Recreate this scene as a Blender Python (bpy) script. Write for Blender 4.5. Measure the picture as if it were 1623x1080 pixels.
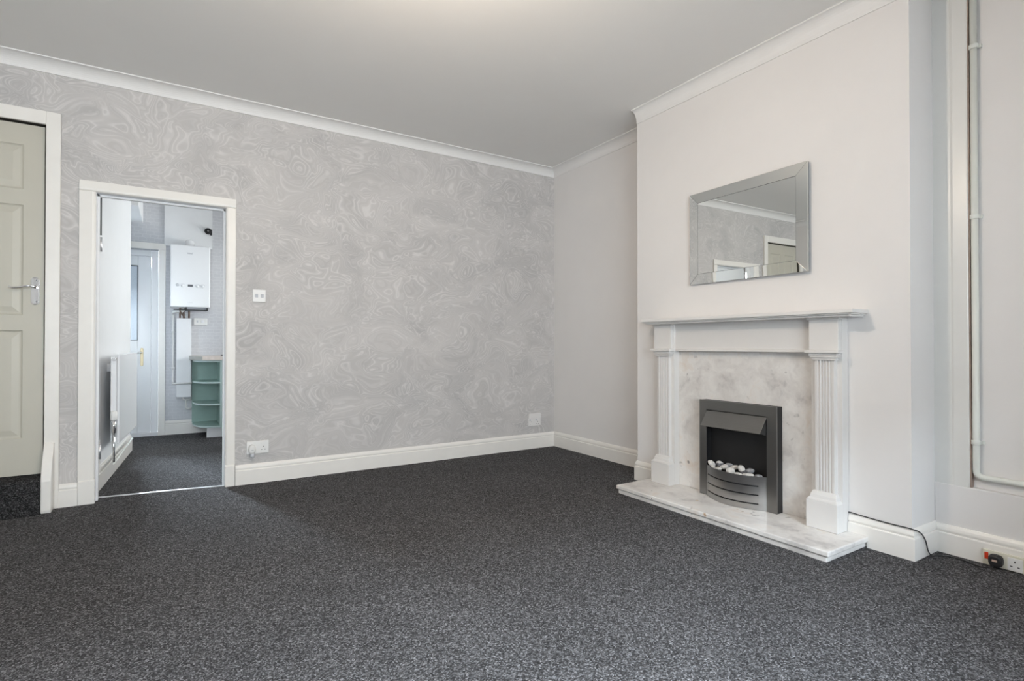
import bpy, math, random
from mathutils import Vector, Matrix

# ------------------------------------------------------------------ camera
S = bpy.context.scene
C = S.collection
for o in list(bpy.data.objects):
    bpy.data.objects.remove(o, do_unlink=True)
cam_d = bpy.data.cameras.new('camera')
cam_d.sensor_width = 36.0
cam_d.lens = 36.0 * 845.0 / 1623.0
cam_d.clip_start = 0.02
cam = bpy.data.objects.new('camera', cam_d)
C.objects.link(cam)
cam.location = (0, 0, 1.0)
cam.rotation_euler = (math.radians(90.475), 0, -math.atan2(845.0, 1343.5))
S.camera = cam

# ------------------------------------------------------------------ world, daylight, exposure
W = bpy.data.worlds.new('world')
S.world = W
W.use_nodes = True
W.node_tree.nodes['Background'].inputs[0].default_value = (0.78, 0.87, 1.0, 1)
W.node_tree.nodes['Background'].inputs[1].default_value = 0.6

def area(name, loc, rot, sx, sy, power, col):
    l = bpy.data.lights.new(name, 'AREA')
    l.shape = 'RECTANGLE'
    l.size = sx
    l.size_y = sy
    l.energy = power
    l.color = col
    o = bpy.data.objects.new(name, l)
    C.objects.link(o)
    o.location = loc
    o.rotation_euler = rot
    return o

# daylight: what arrives level at the window panes, and the open sky above the street and the yard
area('daylight_front', (0.175, -1.84, 1.40), (math.radians(80), 0, 0), 2.85, 1.45, 178, (0.90, 0.95, 1.0))
area('sky_front', (-0.3, -5.5, 4.5), (math.radians(52), 0, 0), 5.5, 1.2, 3500, (0.80, 0.89, 1.0))
area('sky_back', (-0.65, 9.6, 2.65), (math.radians(-74), 0, 0), 2.2, 0.9, 2900, (0.88, 0.93, 1.0))
area('daylight_kitchen', (2.13, 5.9, 1.6), (0, math.radians(90), 0), 1.2, 1.6, 62, (1.0, 0.965, 0.93))

V = S.view_settings
V.view_transform = 'Standard'
V.look = 'None'
V.gamma = 1.0
V.use_curve_mapping = False
V.exposure = 0.25

# ------------------------------------------------------------------ materials
def nt(name):
    m = bpy.data.materials.new(name)
    m.use_nodes = True
    t = m.node_tree
    b = t.nodes['Principled BSDF']
    return m, t, b

def lk(t, a, b):
    t.links.new(a, b)

def node(t, typ, **kw):
    n = t.nodes.new(typ)
    for k, v in kw.items():
        setattr(n, k, v)
    return n

def math_n(t, op, a, b=None, c=None):
    n = node(t, 'ShaderNodeMath', operation=op)
    for i, x in enumerate((a, b, c)):
        if x is None:
            continue
        if isinstance(x, (int, float)):
            n.inputs[i].default_value = x
        else:
            lk(t, x, n.inputs[i])
    return n.outputs[0]

def vmath(t, op, a, b=None, scale=None):
    n = node(t, 'ShaderNodeVectorMath', operation=op)
    for i, x in enumerate((a, b)):
        if x is None:
            continue
        if isinstance(x, tuple):
            n.inputs[i].default_value = x
        else:
            lk(t, x, n.inputs[i])
    if scale is not None:
        n.inputs['Scale'].default_value = scale
    return n.outputs[0]

def noise(t, vec, scale, detail=2, rough=0.5, dist=0.0):
    n = node(t, 'ShaderNodeTexNoise')
    lk(t, vec, n.inputs['Vector'])
    n.inputs['Scale'].default_value = scale
    n.inputs['Detail'].default_value = detail
    n.inputs['Roughness'].default_value = rough
    n.inputs['Distortion'].default_value = dist
    return n

def ramp(t, fac, stops, interp='LINEAR'):
    r = node(t, 'ShaderNodeValToRGB')
    r.color_ramp.interpolation = interp
    e = r.color_ramp.elements
    while len(e) < len(stops):
        e.new(0.5)
    for el, (p, c) in zip(e, stops):
        el.position = p
        el.color = (c[0], c[1], c[2], 1) if not isinstance(c, (int, float)) else (c, c, c, 1)
    lk(t, fac, r.inputs[0])
    return r.outputs[0]

def mixc(t, fac, a, b):
    n = node(t, 'ShaderNodeMix', data_type='RGBA')
    for s, x in ((0, fac), (6, a), (7, b)):
        if isinstance(x, (int, float)):
            n.inputs[s].default_value = x
        elif isinstance(x, tuple):
            n.inputs[s].default_value = (x[0], x[1], x[2], 1)
        else:
            lk(t, x, n.inputs[s])
    return n.outputs[2]

def bump(t, b, h, strength, dist=0.002):
    n = node(t, 'ShaderNodeBump')
    n.inputs['Strength'].default_value = strength
    n.inputs['Distance'].default_value = dist
    lk(t, h, n.inputs['Height'])
    lk(t, n.outputs[0], b.inputs['Normal'])

def ocoord(t):
    return node(t, 'ShaderNodeTexCoord').outputs['Object']

def plain(name, col, rough=0.5, metal=0.0, var=0.04, vscale=6.0, bstr=0.0, bscale=60.0, spec=0.5):
    """paint-like material: base colour with faint procedural mottling and fine relief"""
    m, t, b = nt(name)
    co = ocoord(t)
    n = noise(t, co, vscale, 4, 0.6)
    lo = tuple(max(0, c * (1 - var)) for c in col)
    hi = tuple(min(1, c * (1 + var)) for c in col)
    lk(t, ramp(t, n.outputs['Fac'], [(0.3, lo), (0.7, hi)]), b.inputs['Base Color'])
    b.inputs['Roughness'].default_value = rough
    b.inputs['Metallic'].default_value = metal
    b.inputs['Specular IOR Level'].default_value = spec
    if bstr:
        n2 = noise(t, co, bscale, 3)
        bump(t, b, n2.outputs['Fac'], bstr)
    return m

M = {}
M['wall'] = plain('wall_paint', (0.80, 0.775, 0.757), 0.75, var=0.015, vscale=2.5, bstr=0.12, bscale=25, spec=0.25)
M['ceiling'] = plain('ceiling_paint', (0.84, 0.83, 0.81), 0.85, var=0.012, vscale=1.5, bstr=0.06, bscale=40, spec=0.2)
M['cornice'] = plain('cornice_paint', (0.83, 0.815, 0.80), 0.7, var=0.012, spec=0.3)
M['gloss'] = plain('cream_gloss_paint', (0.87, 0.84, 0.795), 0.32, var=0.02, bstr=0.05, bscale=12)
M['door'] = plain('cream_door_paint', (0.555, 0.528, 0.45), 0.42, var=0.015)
M['surround'] = plain('white_satin_paint', (0.755, 0.735, 0.715), 0.42, var=0.015)
M['panel_paint'] = plain('panel_gloss_paint', (0.74, 0.73, 0.70), 0.3, var=0.015)
M['pipe'] = plain('pipe_paint', (0.74, 0.75, 0.70), 0.35, var=0.02)
M['bare_wood'] = plain('bare_brown_wood', (0.33, 0.255, 0.215), 0.8, var=0.2, vscale=14)
M['plastic'] = plain('white_plastic', (0.82, 0.81, 0.79), 0.35, var=0.01)
M['ivory'] = plain('ivory_plastic', (0.74, 0.715, 0.60), 0.4, var=0.02)
M['black'] = plain('black_plastic', (0.018, 0.018, 0.019), 0.45, var=0.1)
M['soot'] = plain('firebox_black', (0.012, 0.012, 0.013), 0.55, var=0.1)
M['dark_hole'] = plain('dark_slot', (0.02, 0.019, 0.018), 0.8)
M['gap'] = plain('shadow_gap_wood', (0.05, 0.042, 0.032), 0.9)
M['kwhite'] = plain('kitchen_white_paint', (0.84, 0.845, 0.855), 0.6, var=0.012, bstr=0.15, bscale=18)
M['boiler'] = plain('boiler_white_enamel', (0.84, 0.845, 0.86), 0.25, var=0.008)
M['upvc'] = plain('white_upvc', (0.76, 0.77, 0.785), 0.3, var=0.01)
M['mdf'] = plain('white_board', (0.82, 0.825, 0.835), 0.45, var=0.015)
M['green'] = plain('sage_green_laminate', (0.33, 0.46, 0.415), 0.5, var=0.06, vscale=10)
M['pale_green'] = plain('pale_green_edge', (0.60, 0.72, 0.70), 0.4, var=0.02)
M['worktop'] = plain('pale_worktop', (0.70, 0.62, 0.57), 0.4, var=0.08, vscale=30)
M['worktop_edge'] = plain('worktop_edge_grey', (0.42, 0.41, 0.38), 0.5, var=0.08, vscale=30)
M['copper'] = plain('copper_pipe', (0.20, 0.145, 0.12), 0.45, 0.6, var=0.1)
M['brass'] = plain('aged_brass', (0.36, 0.30, 0.20), 0.4, 1.0, var=0.06)
M['chrome'] = plain('chrome', (0.80, 0.80, 0.80), 0.12, 1.0, var=0.03)
M['alu'] = plain('aluminium_strip', (0.85, 0.85, 0.86), 0.35, 1.0, var=0.03)
M['grey_screen'] = plain('grey_display', (0.10, 0.105, 0.12), 0.2)
M['grey_print'] = plain('grey_print', (0.32, 0.33, 0.36), 0.5)
M['pale_print'] = plain('pale_grey_print', (0.58, 0.59, 0.62), 0.5)
M['beige_label'] = plain('beige_fuse_label', (0.55, 0.40, 0.31), 0.5)
M['pebble_white'] = plain('white_pebble', (0.66, 0.64, 0.61), 0.7, var=0.18, vscale=55, bstr=0.2, bscale=90)
M['pebble_grey'] = plain('grey_pebble', (0.30, 0.30, 0.31), 0.7, var=0.3, vscale=60, bstr=0.2, bscale=90)
def m_bulb():
    m, t, b = nt('lit_bulb_glass')
    co = ocoord(t)
    n = noise(t, co, 20, 1)
    tr = node(t, 'ShaderNodeBsdfTransparent')
    em = node(t, 'ShaderNodeEmission')
    lk(t, ramp(t, n.outputs['Fac'], [(0.3, (1, 0.80, 0.60)), (0.7, (1, 0.84, 0.64))]), em.inputs[0])
    em.inputs[1].default_value = 12.0
    mx = node(t, 'ShaderNodeMixShader')
    mx.inputs[0].default_value = 0.25
    lk(t, tr.outputs[0], mx.inputs[1])
    lk(t, em.outputs[0], mx.inputs[2])
    lk(t, mx.outputs[0], t.nodes['Material Output'].inputs[0])
    return m
M['bulb'] = m_bulb()
M['neon'] = plain('red_neon_rocker', (0.42, 0.025, 0.01), 0.2, var=0.3, vscale=120)
_b = M['neon'].node_tree.nodes['Principled BSDF']
_b.inputs['Emission Color'].default_value = (1, 0.11, 0.03, 1)
_b.inputs['Emission Strength'].default_value = 0.10

def m_mirror():
    m, t, b = nt('mirror_silver')
    co = ocoord(t)
    n = noise(t, co, 3, 2)
    lk(t, ramp(t, n.outputs['Fac'], [(0.3, (0.80, 0.815, 0.80)), (0.7, (0.82, 0.83, 0.815))]), b.inputs['Base Color'])
    b.inputs['Metallic'].default_value = 1
    b.inputs['Roughness'].default_value = 0.012
    return m
M['mirror'] = m_mirror()

def m_glass(name, tint=(0.93, 0.96, 0.97)):
    m, t, b = nt(name)
    co = ocoord(t)
    n = noise(t, co, 2, 1)
    tr = node(t, 'ShaderNodeBsdfTransparent')
    lk(t, ramp(t, n.outputs['Fac'], [(0.3, tuple(c * 0.98 for c in tint)), (0.7, tint)]), tr.inputs[0])
    gl = node(t, 'ShaderNodeBsdfGlossy')
    gl.inputs['Roughness'].default_value = 0.03
    fr = node(t, 'ShaderNodeFresnel')
    mx = node(t, 'ShaderNodeMixShader')
    lk(t, fr.outputs[0], mx.inputs[0])
    lk(t, tr.outputs[0], mx.inputs[1])
    lk(t, gl.outputs[0], mx.inputs[2])
    lk(t, mx.outputs[0], t.nodes['Material Output'].inputs[0])
    return m
M['glass'] = m_glass('window_glass')
M['door_glass'] = m_glass('door_glass', (0.80, 0.84, 0.86))

def m_steel(name, k, r0, r1, aniso):
    m, t, b = nt(name)
    co = ocoord(t)
    v = vmath(t, 'MULTIPLY', co, (4.0, 4.0, 900.0))
    n = noise(t, v, 1.0, 3)
    lk(t, ramp(t, n.outputs['Fac'], [(0.3, (k * .93, k * .91, k * .89)), (0.7, (k * 1.07, k * 1.05, k * 1.03))]), b.inputs['Base Color'])
    lk(t, ramp(t, n.outputs['Fac'], [(0.3, r0), (0.7, r1)]), b.inputs['Roughness'])
    b.inputs['Metallic'].default_value = 1
    tg = node(t, 'ShaderNodeTangent', direction_type='RADIAL', axis='Z')
    lk(t, tg.outputs[0], b.inputs['Tangent'])
    b.inputs['Anisotropic'].default_value = aniso
    b.inputs['Anisotropic Rotation'].default_value = 0.0
    return m
M['polished_steel'] = m_steel('polished_steel', 0.48, 0.30, 0.36, 0.85)
M['steel'] = m_steel('brushed_steel', 0.27, 0.28, 0.37, 0.0)


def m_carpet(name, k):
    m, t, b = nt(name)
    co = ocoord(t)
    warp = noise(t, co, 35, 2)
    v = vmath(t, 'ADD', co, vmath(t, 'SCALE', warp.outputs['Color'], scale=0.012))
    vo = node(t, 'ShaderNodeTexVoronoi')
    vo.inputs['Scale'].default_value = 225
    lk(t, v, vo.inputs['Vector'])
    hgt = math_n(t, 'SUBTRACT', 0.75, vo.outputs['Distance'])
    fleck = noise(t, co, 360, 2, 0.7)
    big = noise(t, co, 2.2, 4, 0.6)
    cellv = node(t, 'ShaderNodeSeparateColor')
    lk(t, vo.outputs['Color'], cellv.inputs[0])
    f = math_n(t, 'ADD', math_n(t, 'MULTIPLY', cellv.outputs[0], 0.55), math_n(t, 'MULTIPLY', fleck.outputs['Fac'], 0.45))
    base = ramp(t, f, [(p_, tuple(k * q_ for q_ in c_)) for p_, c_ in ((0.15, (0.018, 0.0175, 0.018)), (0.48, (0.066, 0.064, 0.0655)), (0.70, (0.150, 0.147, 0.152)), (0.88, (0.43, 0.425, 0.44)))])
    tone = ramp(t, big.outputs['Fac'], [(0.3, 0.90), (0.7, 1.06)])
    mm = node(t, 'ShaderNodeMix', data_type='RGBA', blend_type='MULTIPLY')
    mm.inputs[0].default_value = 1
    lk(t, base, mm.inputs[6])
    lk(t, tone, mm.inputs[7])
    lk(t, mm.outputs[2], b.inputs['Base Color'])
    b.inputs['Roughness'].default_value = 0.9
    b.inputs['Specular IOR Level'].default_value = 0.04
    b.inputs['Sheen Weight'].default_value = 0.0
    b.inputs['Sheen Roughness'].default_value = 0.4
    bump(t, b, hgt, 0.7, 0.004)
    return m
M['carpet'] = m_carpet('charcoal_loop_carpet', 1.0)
M['shaded_carpet'] = m_carpet('shaded_loop_carpet', 0.45)  # darker copy of the floor carpet: the step's shade is in the colour

def m_wallpaper():
    m, t, b = nt('marbled_wallpaper')
    co = ocoord(t)
    p = vmath(t, 'MULTIPLY', co, (0.9, 0.0, 1.3))
    n1 = noise(t, p, 2.4, 1)
    p1 = vmath(t, 'ADD', p, vmath(t, 'SCALE', vmath(t, 'SUBTRACT', n1.outputs['Color'], (0.5, 0.5, 0.5)), scale=0.95))
    n2 = noise(t, p1, 4.6, 1)
    p2 = vmath(t, 'ADD', p1, vmath(t, 'SCALE', vmath(t, 'SUBTRACT', n2.outputs['Color'], (0.5, 0.5, 0.5)), scale=0.36))
    n3 = noise(t, p2, 3.4, 1.0, 0.4)
    f = n3.outputs['Fac']
    fr = math_n(t, 'FRACT', math_n(t, 'MULTIPLY', f, 15.0))
    ridge = math_n(t, 'ABSOLUTE', math_n(t, 'SUBTRACT', fr, 0.5))
    fine = math_n(t, 'FRACT', math_n(t, 'MULTIPLY', f, 41.0))
    ridge2 = math_n(t, 'ABSOLUTE', math_n(t, 'SUBTRACT', fine, 0.5))
    tone = noise(t, p2, 2.0, 2)
    base = ramp(t, tone.outputs['Fac'], [(0.32, (0.482, 0.466, 0.457)), (0.5, (0.548, 0.526, 0.512)), (0.68, (0.602, 0.575, 0.558))])
    l1 = ramp(t, ridge, [(0.02, 1.0), (0.10, 0.4), (0.34, 0.0)])
    gate = ramp(t, n2.outputs['Fac'], [(0.36, 0.25), (0.55, 1.0)])
    l1g = math_n(t, 'MULTIPLY', math_n(t, 'MULTIPLY', l1, gate), 0.66)
    c = mixc(t, l1g, base, (0.745, 0.715, 0.698))
    l2 = math_n(t, 'MULTIPLY', ramp(t, ridge2, [(0.05, 1.0), (0.25, 0.0)]), 0.27)
    c = mixc(t, l2, c, (0.68, 0.665, 0.655))
    lk(t, c, b.inputs['Base Color'])
    lk(t, ramp(t, l1g, [(0.0, 0.62), (0.6, 0.4)]), b.inputs['Roughness'])
    b.inputs['Specular IOR Level'].default_value = 0.10
    return m
M['wallpaper'] = m_wallpaper()

def m_kpaper():
    m, t, b = nt('kitchen_mosaic_paper')
    co = ocoord(t)
    br = node(t, 'ShaderNodeTexBrick')
    sw = node(t, 'ShaderNodeSeparateXYZ')
    lk(t, co, sw.inputs[0])
    cb = node(t, 'ShaderNodeCombineXYZ')
    lk(t, sw.outputs[0], cb.inputs[0])
    lk(t, sw.outputs[2], cb.inputs[1])
    w = noise(t, co, 22, 2)
    v = vmath(t, 'ADD', cb.outputs[0], vmath(t, 'SCALE', vmath(t, 'SUBTRACT', w.outputs['Color'], (0.5, 0.5, 0.5)), scale=0.03))
    lk(t, v, br.inputs['Vector'])
    br.inputs['Scale'].default_value = 7
    br.inputs['Color1'].default_value = (0.56, 0.565, 0.59, 1)
    br.inputs['Color2'].default_value = (0.64, 0.64, 0.66, 1)
    br.inputs['Mortar'].default_value = (0.72, 0.725, 0.74, 1)
    br.inputs['Mortar Size'].default_value = 0.035
    br.inputs['Mortar Smooth'].default_value = 0.6
    n = noise(t, co, 30, 3)
    c = mixc(t, math_n(t, 'MULTIPLY', n.outputs['Fac'], 1.1), br.outputs['Color'], (0.62, 0.625, 0.65))
    lk(t, c, b.inputs['Base Color'])
    b.inputs['Roughness'].default_value = 0.6
    return m
M['kpaper'] = m_kpaper()

def m_marble(name, rust):
    """rust: list of (local x,y,z, radius) of brown stains that belong to the stone"""
    m, t, b = nt(name)
    co = ocoord(t)
    w = noise(t, co, 3.0, 4, 0.6)
    p = vmath(t, 'ADD', co, vmath(t, 'SCALE', vmath(t, 'SUBTRACT', w.outputs['Color'], (0.5, 0.5, 0.5)), scale=0.5))
    n = noise(t, p, 3.6, 5, 0.62)
    c = ramp(t, n.outputs['Fac'], [(0.30, (0.46, 0.435, 0.42)), (0.43, (0.69, 0.66, 0.632)), (0.56, (0.80, 0.775, 0.745)), (0.70, (0.74, 0.66, 0.59))])
    s = noise(t, co, 17, 2, 0.5)
    s2 = noise(t, co, 4.0, 1)
    spot = math_n(t, 'MULTIPLY', ramp(t, s.outputs['Fac'], [(0.66, 0.0), (0.74, 1.0)]), ramp(t, s2.outputs['Fac'], [(0.48, 0.0), (0.62, 0.8)]))
    c = mixc(t, spot, c, (0.20, 0.185, 0.175))
    for (x, y, z, r, col) in rust:
        d = vmath(t, 'SUBTRACT', co, (x, y, z))
        ln = node(t, 'ShaderNodeVectorMath', operation='LENGTH')
        lk(t, d, ln.inputs[0])
        wob = noise(t, co, 60, 2)
        dist = math_n(t, 'ADD', ln.outputs['Value'], math_n(t, 'MULTIPLY', math_n(t, 'SUBTRACT', wob.outputs['Fac'], 0.5), r * 1.4))
        mr = node(t, 'ShaderNodeMapRange')
        mr.inputs['From Min'].default_value = r
        mr.inputs['From Max'].default_value = r * 0.4
        lk(t, dist, mr.inputs['Value'])
        c = mixc(t, math_n(t, 'MULTIPLY', mr.outputs[0], 0.85), c, col)
    lk(t, c, b.inputs['Base Color'])
    b.inputs['Roughness'].default_value = 0.33
    return m
RU = (0.42, 0.22, 0.07)

# ------------------------------------------------------------------ mesh helpers
class MB:
    def __init__(s):
        s.v = []
        s.f = []
        s.mi = []
        s.sm = []
    def add(s, vs, fs, mi=0, smooth=False):
        b = len(s.v)
        s.v += [tuple(p) for p in vs]
        for f in fs:
            s.f.append([b + i for i in f])
            s.mi.append(mi)
            s.sm.append(smooth)
        return s
    def box(s, x0, x1, y0, y1, z0, z1, mi=0):
        x0, x1 = min(x0, x1), max(x0, x1)
        y0, y1 = min(y0, y1), max(y0, y1)
        z0, z1 = min(z0, z1), max(z0, z1)
        vs = [(x0, y0, z0), (x1, y0, z0), (x1, y1, z0), (x0, y1, z0), (x0, y0, z1), (x1, y0, z1), (x1, y1, z1), (x0, y1, z1)]
        return s.add(vs, [(0, 3, 2, 1), (4, 5, 6, 7), (0, 1, 5, 4), (1, 2, 6, 5), (2, 3, 7, 6), (3, 0, 4, 7)], mi)
    def loft(s, rings, closed_ends=True, mi=0, smooth=False):
        n = len(rings[0])
        vs = [p for r in rings for p in r]
        fs = []
        for k in range(len(rings) - 1):
            for i in range(n):
                j = (i + 1) % n
                fs.append((k * n + i, k * n + j, (k + 1) * n + j, (k + 1) * n + i))
        s.add(vs, fs, mi, smooth)
        if closed_ends:
            b = len(s.v) - len(vs)
            s.f.append([b + i for i in reversed(range(n))])
            s.f.append([b + (len(rings) - 1) * n + i for i in range(n)])
            s.mi += [mi, mi]
            s.sm += [False, False]
        return s
    def prism_z(s, pts, z0, z1, mi=0):
        return s.loft([[(x, y, z0) for x, y in pts], [(x, y, z1) for x, y in pts]], mi=mi)
    def prism_x(s, pts, x0, x1, mi=0):
        return s.loft([[(x0, y, z) for y, z in pts], [(x1, y, z) for y, z in pts]], mi=mi)
    def prism_y(s, pts, y0, y1, mi=0):
        return s.loft([[(x, y0, z) for x, z in pts], [(x, y1, z) for x, z in pts]], mi=mi)
    def run(s, p0, p1, nrm, prof, m0=0.0, m1=0.0, mi=0):
        """moulding: profile (out, height) run from p0 to p1 in plan; m0/m1 mitre factors"""
        p0 = Vector(p0).to_2d()
        p1 = Vector(p1).to_2d()
        d = (p1 - p0).normalized()
        n = Vector(nrm).to_2d()
        r0 = []
        r1 = []
        for u, v in prof:
            a = p0 + n * u + d * (m0 * u)
            c = p1 + n * u + d * (m1 * u)
            r0.append((a.x, a.y, v))
            r1.append((c.x, c.y, v))
        return s.loft([r0, r1], mi=mi)
    def tube(s, pts, r, n=10, mi=0):
        pts = [Vector(p) for p in pts]
        rings = []
        up = None
        for i, p in enumerate(pts):
            if i == 0:
                d = pts[1] - p
            elif i == len(pts) - 1:
                d = p - pts[i - 1]
            else:
                d = (pts[i + 1] - p).normalized() + (p - pts[i - 1]).normalized()
            d.normalize()
            if up is None:
                up = Vector((0, 0, 1)) if abs(d.z) < 0.9 else Vector((1, 0, 0))
            a = d.cross(up)
            if a.length < 1e-5:
                a = d.orthogonal()
            a.normalize()
            up = a.cross(d).normalized()
            rr = r[i] if isinstance(r, (list, tuple)) else r
            rings.append([tuple(p + (a * math.cos(2 * math.pi * k / n) + up * math.sin(2 * math.pi * k / n)) * rr) for k in range(n)])
        return s.loft(rings, mi=mi, smooth=True)
    def lathe(s, origin, axis, prof, n=20, mi=0, smooth=True):
        """profile (radius, along) about axis through origin"""
        o = Vector(origin)
        ax = Vector(axis).normalized()
        a = ax.orthogonal().normalized()
        b = ax.cross(a)
        rings = [[tuple(o + ax * h + (a * math.cos(2 * math.pi * k / n) + b * math.sin(2 * math.pi * k / n)) * max(r, 1e-4)) for k in range(n)] for r, h in prof]
        return s.loft(rings, mi=mi, smooth=smooth)
    def build(s, name, mat, parent=None, bevel=0.0, seg=2, origin=None, kind=None):
        xs = [p[0] for p in s.v]
        ys = [p[1] for p in s.v]
        zs = [p[2] for p in s.v]
        if origin is None:
            origin = ((min(xs) + max(xs)) / 2, (min(ys) + max(ys)) / 2, min(zs))
        o3 = Vector(origin)
        me = bpy.data.meshes.new(name)
        me.from_pydata([tuple(Vector(p) - o3) for p in s.v], [], s.f)
        mats = mat if isinstance(mat, (list, tuple)) else [mat]
        for m in mats:
            me.materials.append(M[m] if isinstance(m, str) else m)
        for p, k, sm in zip(me.polygons, s.mi, s.sm):
            p.material_index = k
            p.use_smooth = sm
        import bmesh
        bm = bmesh.new()
        bm.from_mesh(me)
        bmesh.ops.recalc_face_normals(bm, faces=bm.faces)
        bm.to_mesh(me)
        bm.free()
        me.update()
        ob = bpy.data.objects.new(name, me)
        C.objects.link(ob)
        if parent is not None:
            ob.parent = parent
            ob.location = o3 - Vector(parent['_w'])
        else:
            ob.location = o3
        ob['_w'] = tuple(o3)
        if bevel:
            md = ob.modifiers.new('bevel', 'BEVEL')
            md.width = bevel
            md.segments = seg
            md.limit_method = 'ANGLE'
            md.angle_limit = math.radians(35)
        if kind:
            ob['kind'] = kind
        return ob

def box(name, x0, x1, y0, y1, z0, z1, mat, parent=None, bevel=0.0, **k):
    return MB().box(x0, x1, y0, y1, z0, z1).build(name, mat, parent, bevel, **k)

def thing(name, loc, label, cat, group=None):
    o = bpy.data.objects.new(name, None)
    o.empty_display_size = 0.1
    C.objects.link(o)
    o.location = loc
    o['_w'] = tuple(loc)
    return tag(o, label, cat, group)

def tag(o, label, cat, group=None):
    o['label'] = label
    o['category'] = cat
    if group:
        o['group'] = group
    return o

def struct(o, label=None, cat=None):
    o['kind'] = 'structure'
    if label:
        o['label'] = label
        o['category'] = cat
    return o

def fillet(pts, r, seg=5):
    pts = [Vector(p) for p in pts]
    out = [pts[0]]
    for i in range(1, len(pts) - 1):
        a = (pts[i - 1] - pts[i])
        b = (pts[i + 1] - pts[i])
        rr = min(r, a.length * 0.49, b.length * 0.49)
        p0 = pts[i] + a.normalized() * rr
        p1 = pts[i] + b.normalized() * rr
        for k in range(seg + 1):
            t = k / seg
            out.append((1 - t) ** 2 * p0 + 2 * t * (1 - t) * pts[i] + t * t * p1)
    out.append(pts[-1])
    return out

def spline(pts, seg=8):
    pts = [Vector(p) for p in pts]
    out = []
    n = len(pts)
    for i in range(n - 1):
        p0 = pts[max(i - 1, 0)]
        p1, p2 = pts[i], pts[i + 1]
        p3 = pts[min(i + 2, n - 1)]
        for k in range(seg):
            t = k / seg
            out.append(0.5 * ((2 * p1) + (p2 - p0) * t + (2 * p0 - 5 * p1 + 4 * p2 - p3) * t * t + (3 * p1 - p0 - 3 * p2 + p3) * t ** 3))
    out.append(pts[-1])
    return out

def text_mesh(name, body, size, mat, parent, loc, rot, ext=0.0004):
    cu = bpy.data.curves.new(name, 'FONT')
    cu.body = body
    cu.size = size
    cu.extrude = ext
    cu.align_x = 'CENTER'
    cu.align_y = 'CENTER'
    tmp = bpy.data.objects.new(name + '_tmp', cu)
    C.objects.link(tmp)
    dg = bpy.context.evaluated_depsgraph_get()
    me = bpy.data.meshes.new_from_object(tmp.evaluated_get(dg))
    bpy.data.objects.remove(tmp, do_unlink=True)
    me.materials.clear()
    me.materials.append(M[mat])
    ob = bpy.data.objects.new(name, me)
    C.objects.link(ob)
    ob.parent = parent
    ob.location = Vector(loc) - Vector(parent['_w'])
    ob.rotation_euler = rot
    return ob

# ------------------------------------------------------------------ dimensions (metres)
YB = 4.267      # papered back wall
XA = 3.18       # left alcove wall
XC = 2.90       # chimney breast face
YC0, YC1 = 1.115, 2.858
XL = -1.78      # left wall
YF = -1.60      # front (window) wall, behind the camera
ZC = 2.738      # ceiling
TK = 0.13
YK = 7.07       # kitchen far wall
XK = 2.0        # kitchen right wall

# ------------------------------------------------------------------ the shell
struct(box('floor', XL - .2, 3.4, YF - .2, YB + 0.065, -0.05, 0, 'carpet'), 'charcoal flecked loop-pile carpet covering the room floor', 'floor')
struct(box('floor_kitchen', -1.6, XK + .1, YB + 0.065, YK + .2, -0.05, 0.001, 'carpet'), 'charcoal carpet of the kitchen beyond the open doorway', 'floor')
struct(box('ceiling', XL - .2, 3.4, YF - .2, YB + TK, ZC, ZC + .08, 'ceiling'), 'flat matt white painted ceiling of the main room', 'ceiling')
struct(box('ceiling_kitchen', -1.6, XK + .1, YB + TK, YK + .2, ZC, ZC + .08, 'kwhite'), 'white ceiling of the kitchen', 'ceiling')

# back wall with two openings: kitchen doorway and stair door
KX0, KX1, KZ = -0.446, 0.300, 1.985
SX0, SX1, SZ = -1.412, -0.672, 2.352
w = MB()
w.box(XL, SX0, YB, YB + TK, 0, ZC)
w.box(SX0, SX1, YB, YB + TK, SZ, ZC)
w.box(SX1, KX0, YB, YB + TK, 0, ZC)
w.box(KX0, KX1, YB, YB + TK, KZ, ZC)
w.box(KX1, XA + .1, YB, YB + TK, 0, ZC)
struct(w.build('wall_back', 'wallpaper'), 'long wall covered in pale grey marbled swirl wallpaper', 'wall')
struct(box('wall_alcove', XA, XA + .12, YC1 - .1, YB, 0, ZC, 'wall'), 'off-white alcove wall left of the chimney breast', 'wall')
struct(box('wall_chimney_breast', XC, XA + .12, YC0, YC1, 0, ZC, 'wall'), 'off-white chimney breast projecting behind the fireplace', 'wall')
# right of the chimney breast: recess, boxed panel, dado ledge
w = MB()
w.box(3.183, XA + .12, YF, YC0, 0, ZC)
w.box(3.148, 3.183, YF, YC0, 0, 0.330)
wr = struct(w.build('wall_right', 'wall', bevel=0.004), 'off-white wall of the right alcove behind the painted pipe', 'wall')
p = MB()
p.prism_z([(3.183, 0.978), (3.152, 0.978), (3.149, 0.982), (3.149, 1.035), (3.152, 1.045), (3.152, YC0), (3.183, YC0)], 0.330, ZC)
struct(p.build('trim_1', 'panel_paint'), 'tall gloss-painted board in the right alcove corner', 'trim')
struct(box('trim_2', 3.153, 3.183, 0.972, 0.9779, 0.331, ZC, 'bare_wood'), 'bare brown edge of the alcove board beside the pipe', 'trim')
# plain left wall, front wall with the window
struct(box('wall_left', XL - .1, XL, YF - .1, YB + TK, 0, ZC, 'wall'), 'plain off-white left wall', 'wall')
WX0, WX1, WZ0, WZ1 = -1.25, 1.60, 0.68, 2.13
w = MB()
w.box(XL, WX0, YF - .2, YF, 0, ZC)
w.box(WX1, XA + .12, YF - .2, YF, 0, ZC)
w.box(WX0, WX1, YF - .2, YF, 0, WZ0)
w.box(WX0, WX1, YF - .2, YF, WZ1, ZC)
struct(w.build('wall_front', 'wall'), 'off-white front wall with the wide window', 'wall')

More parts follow.
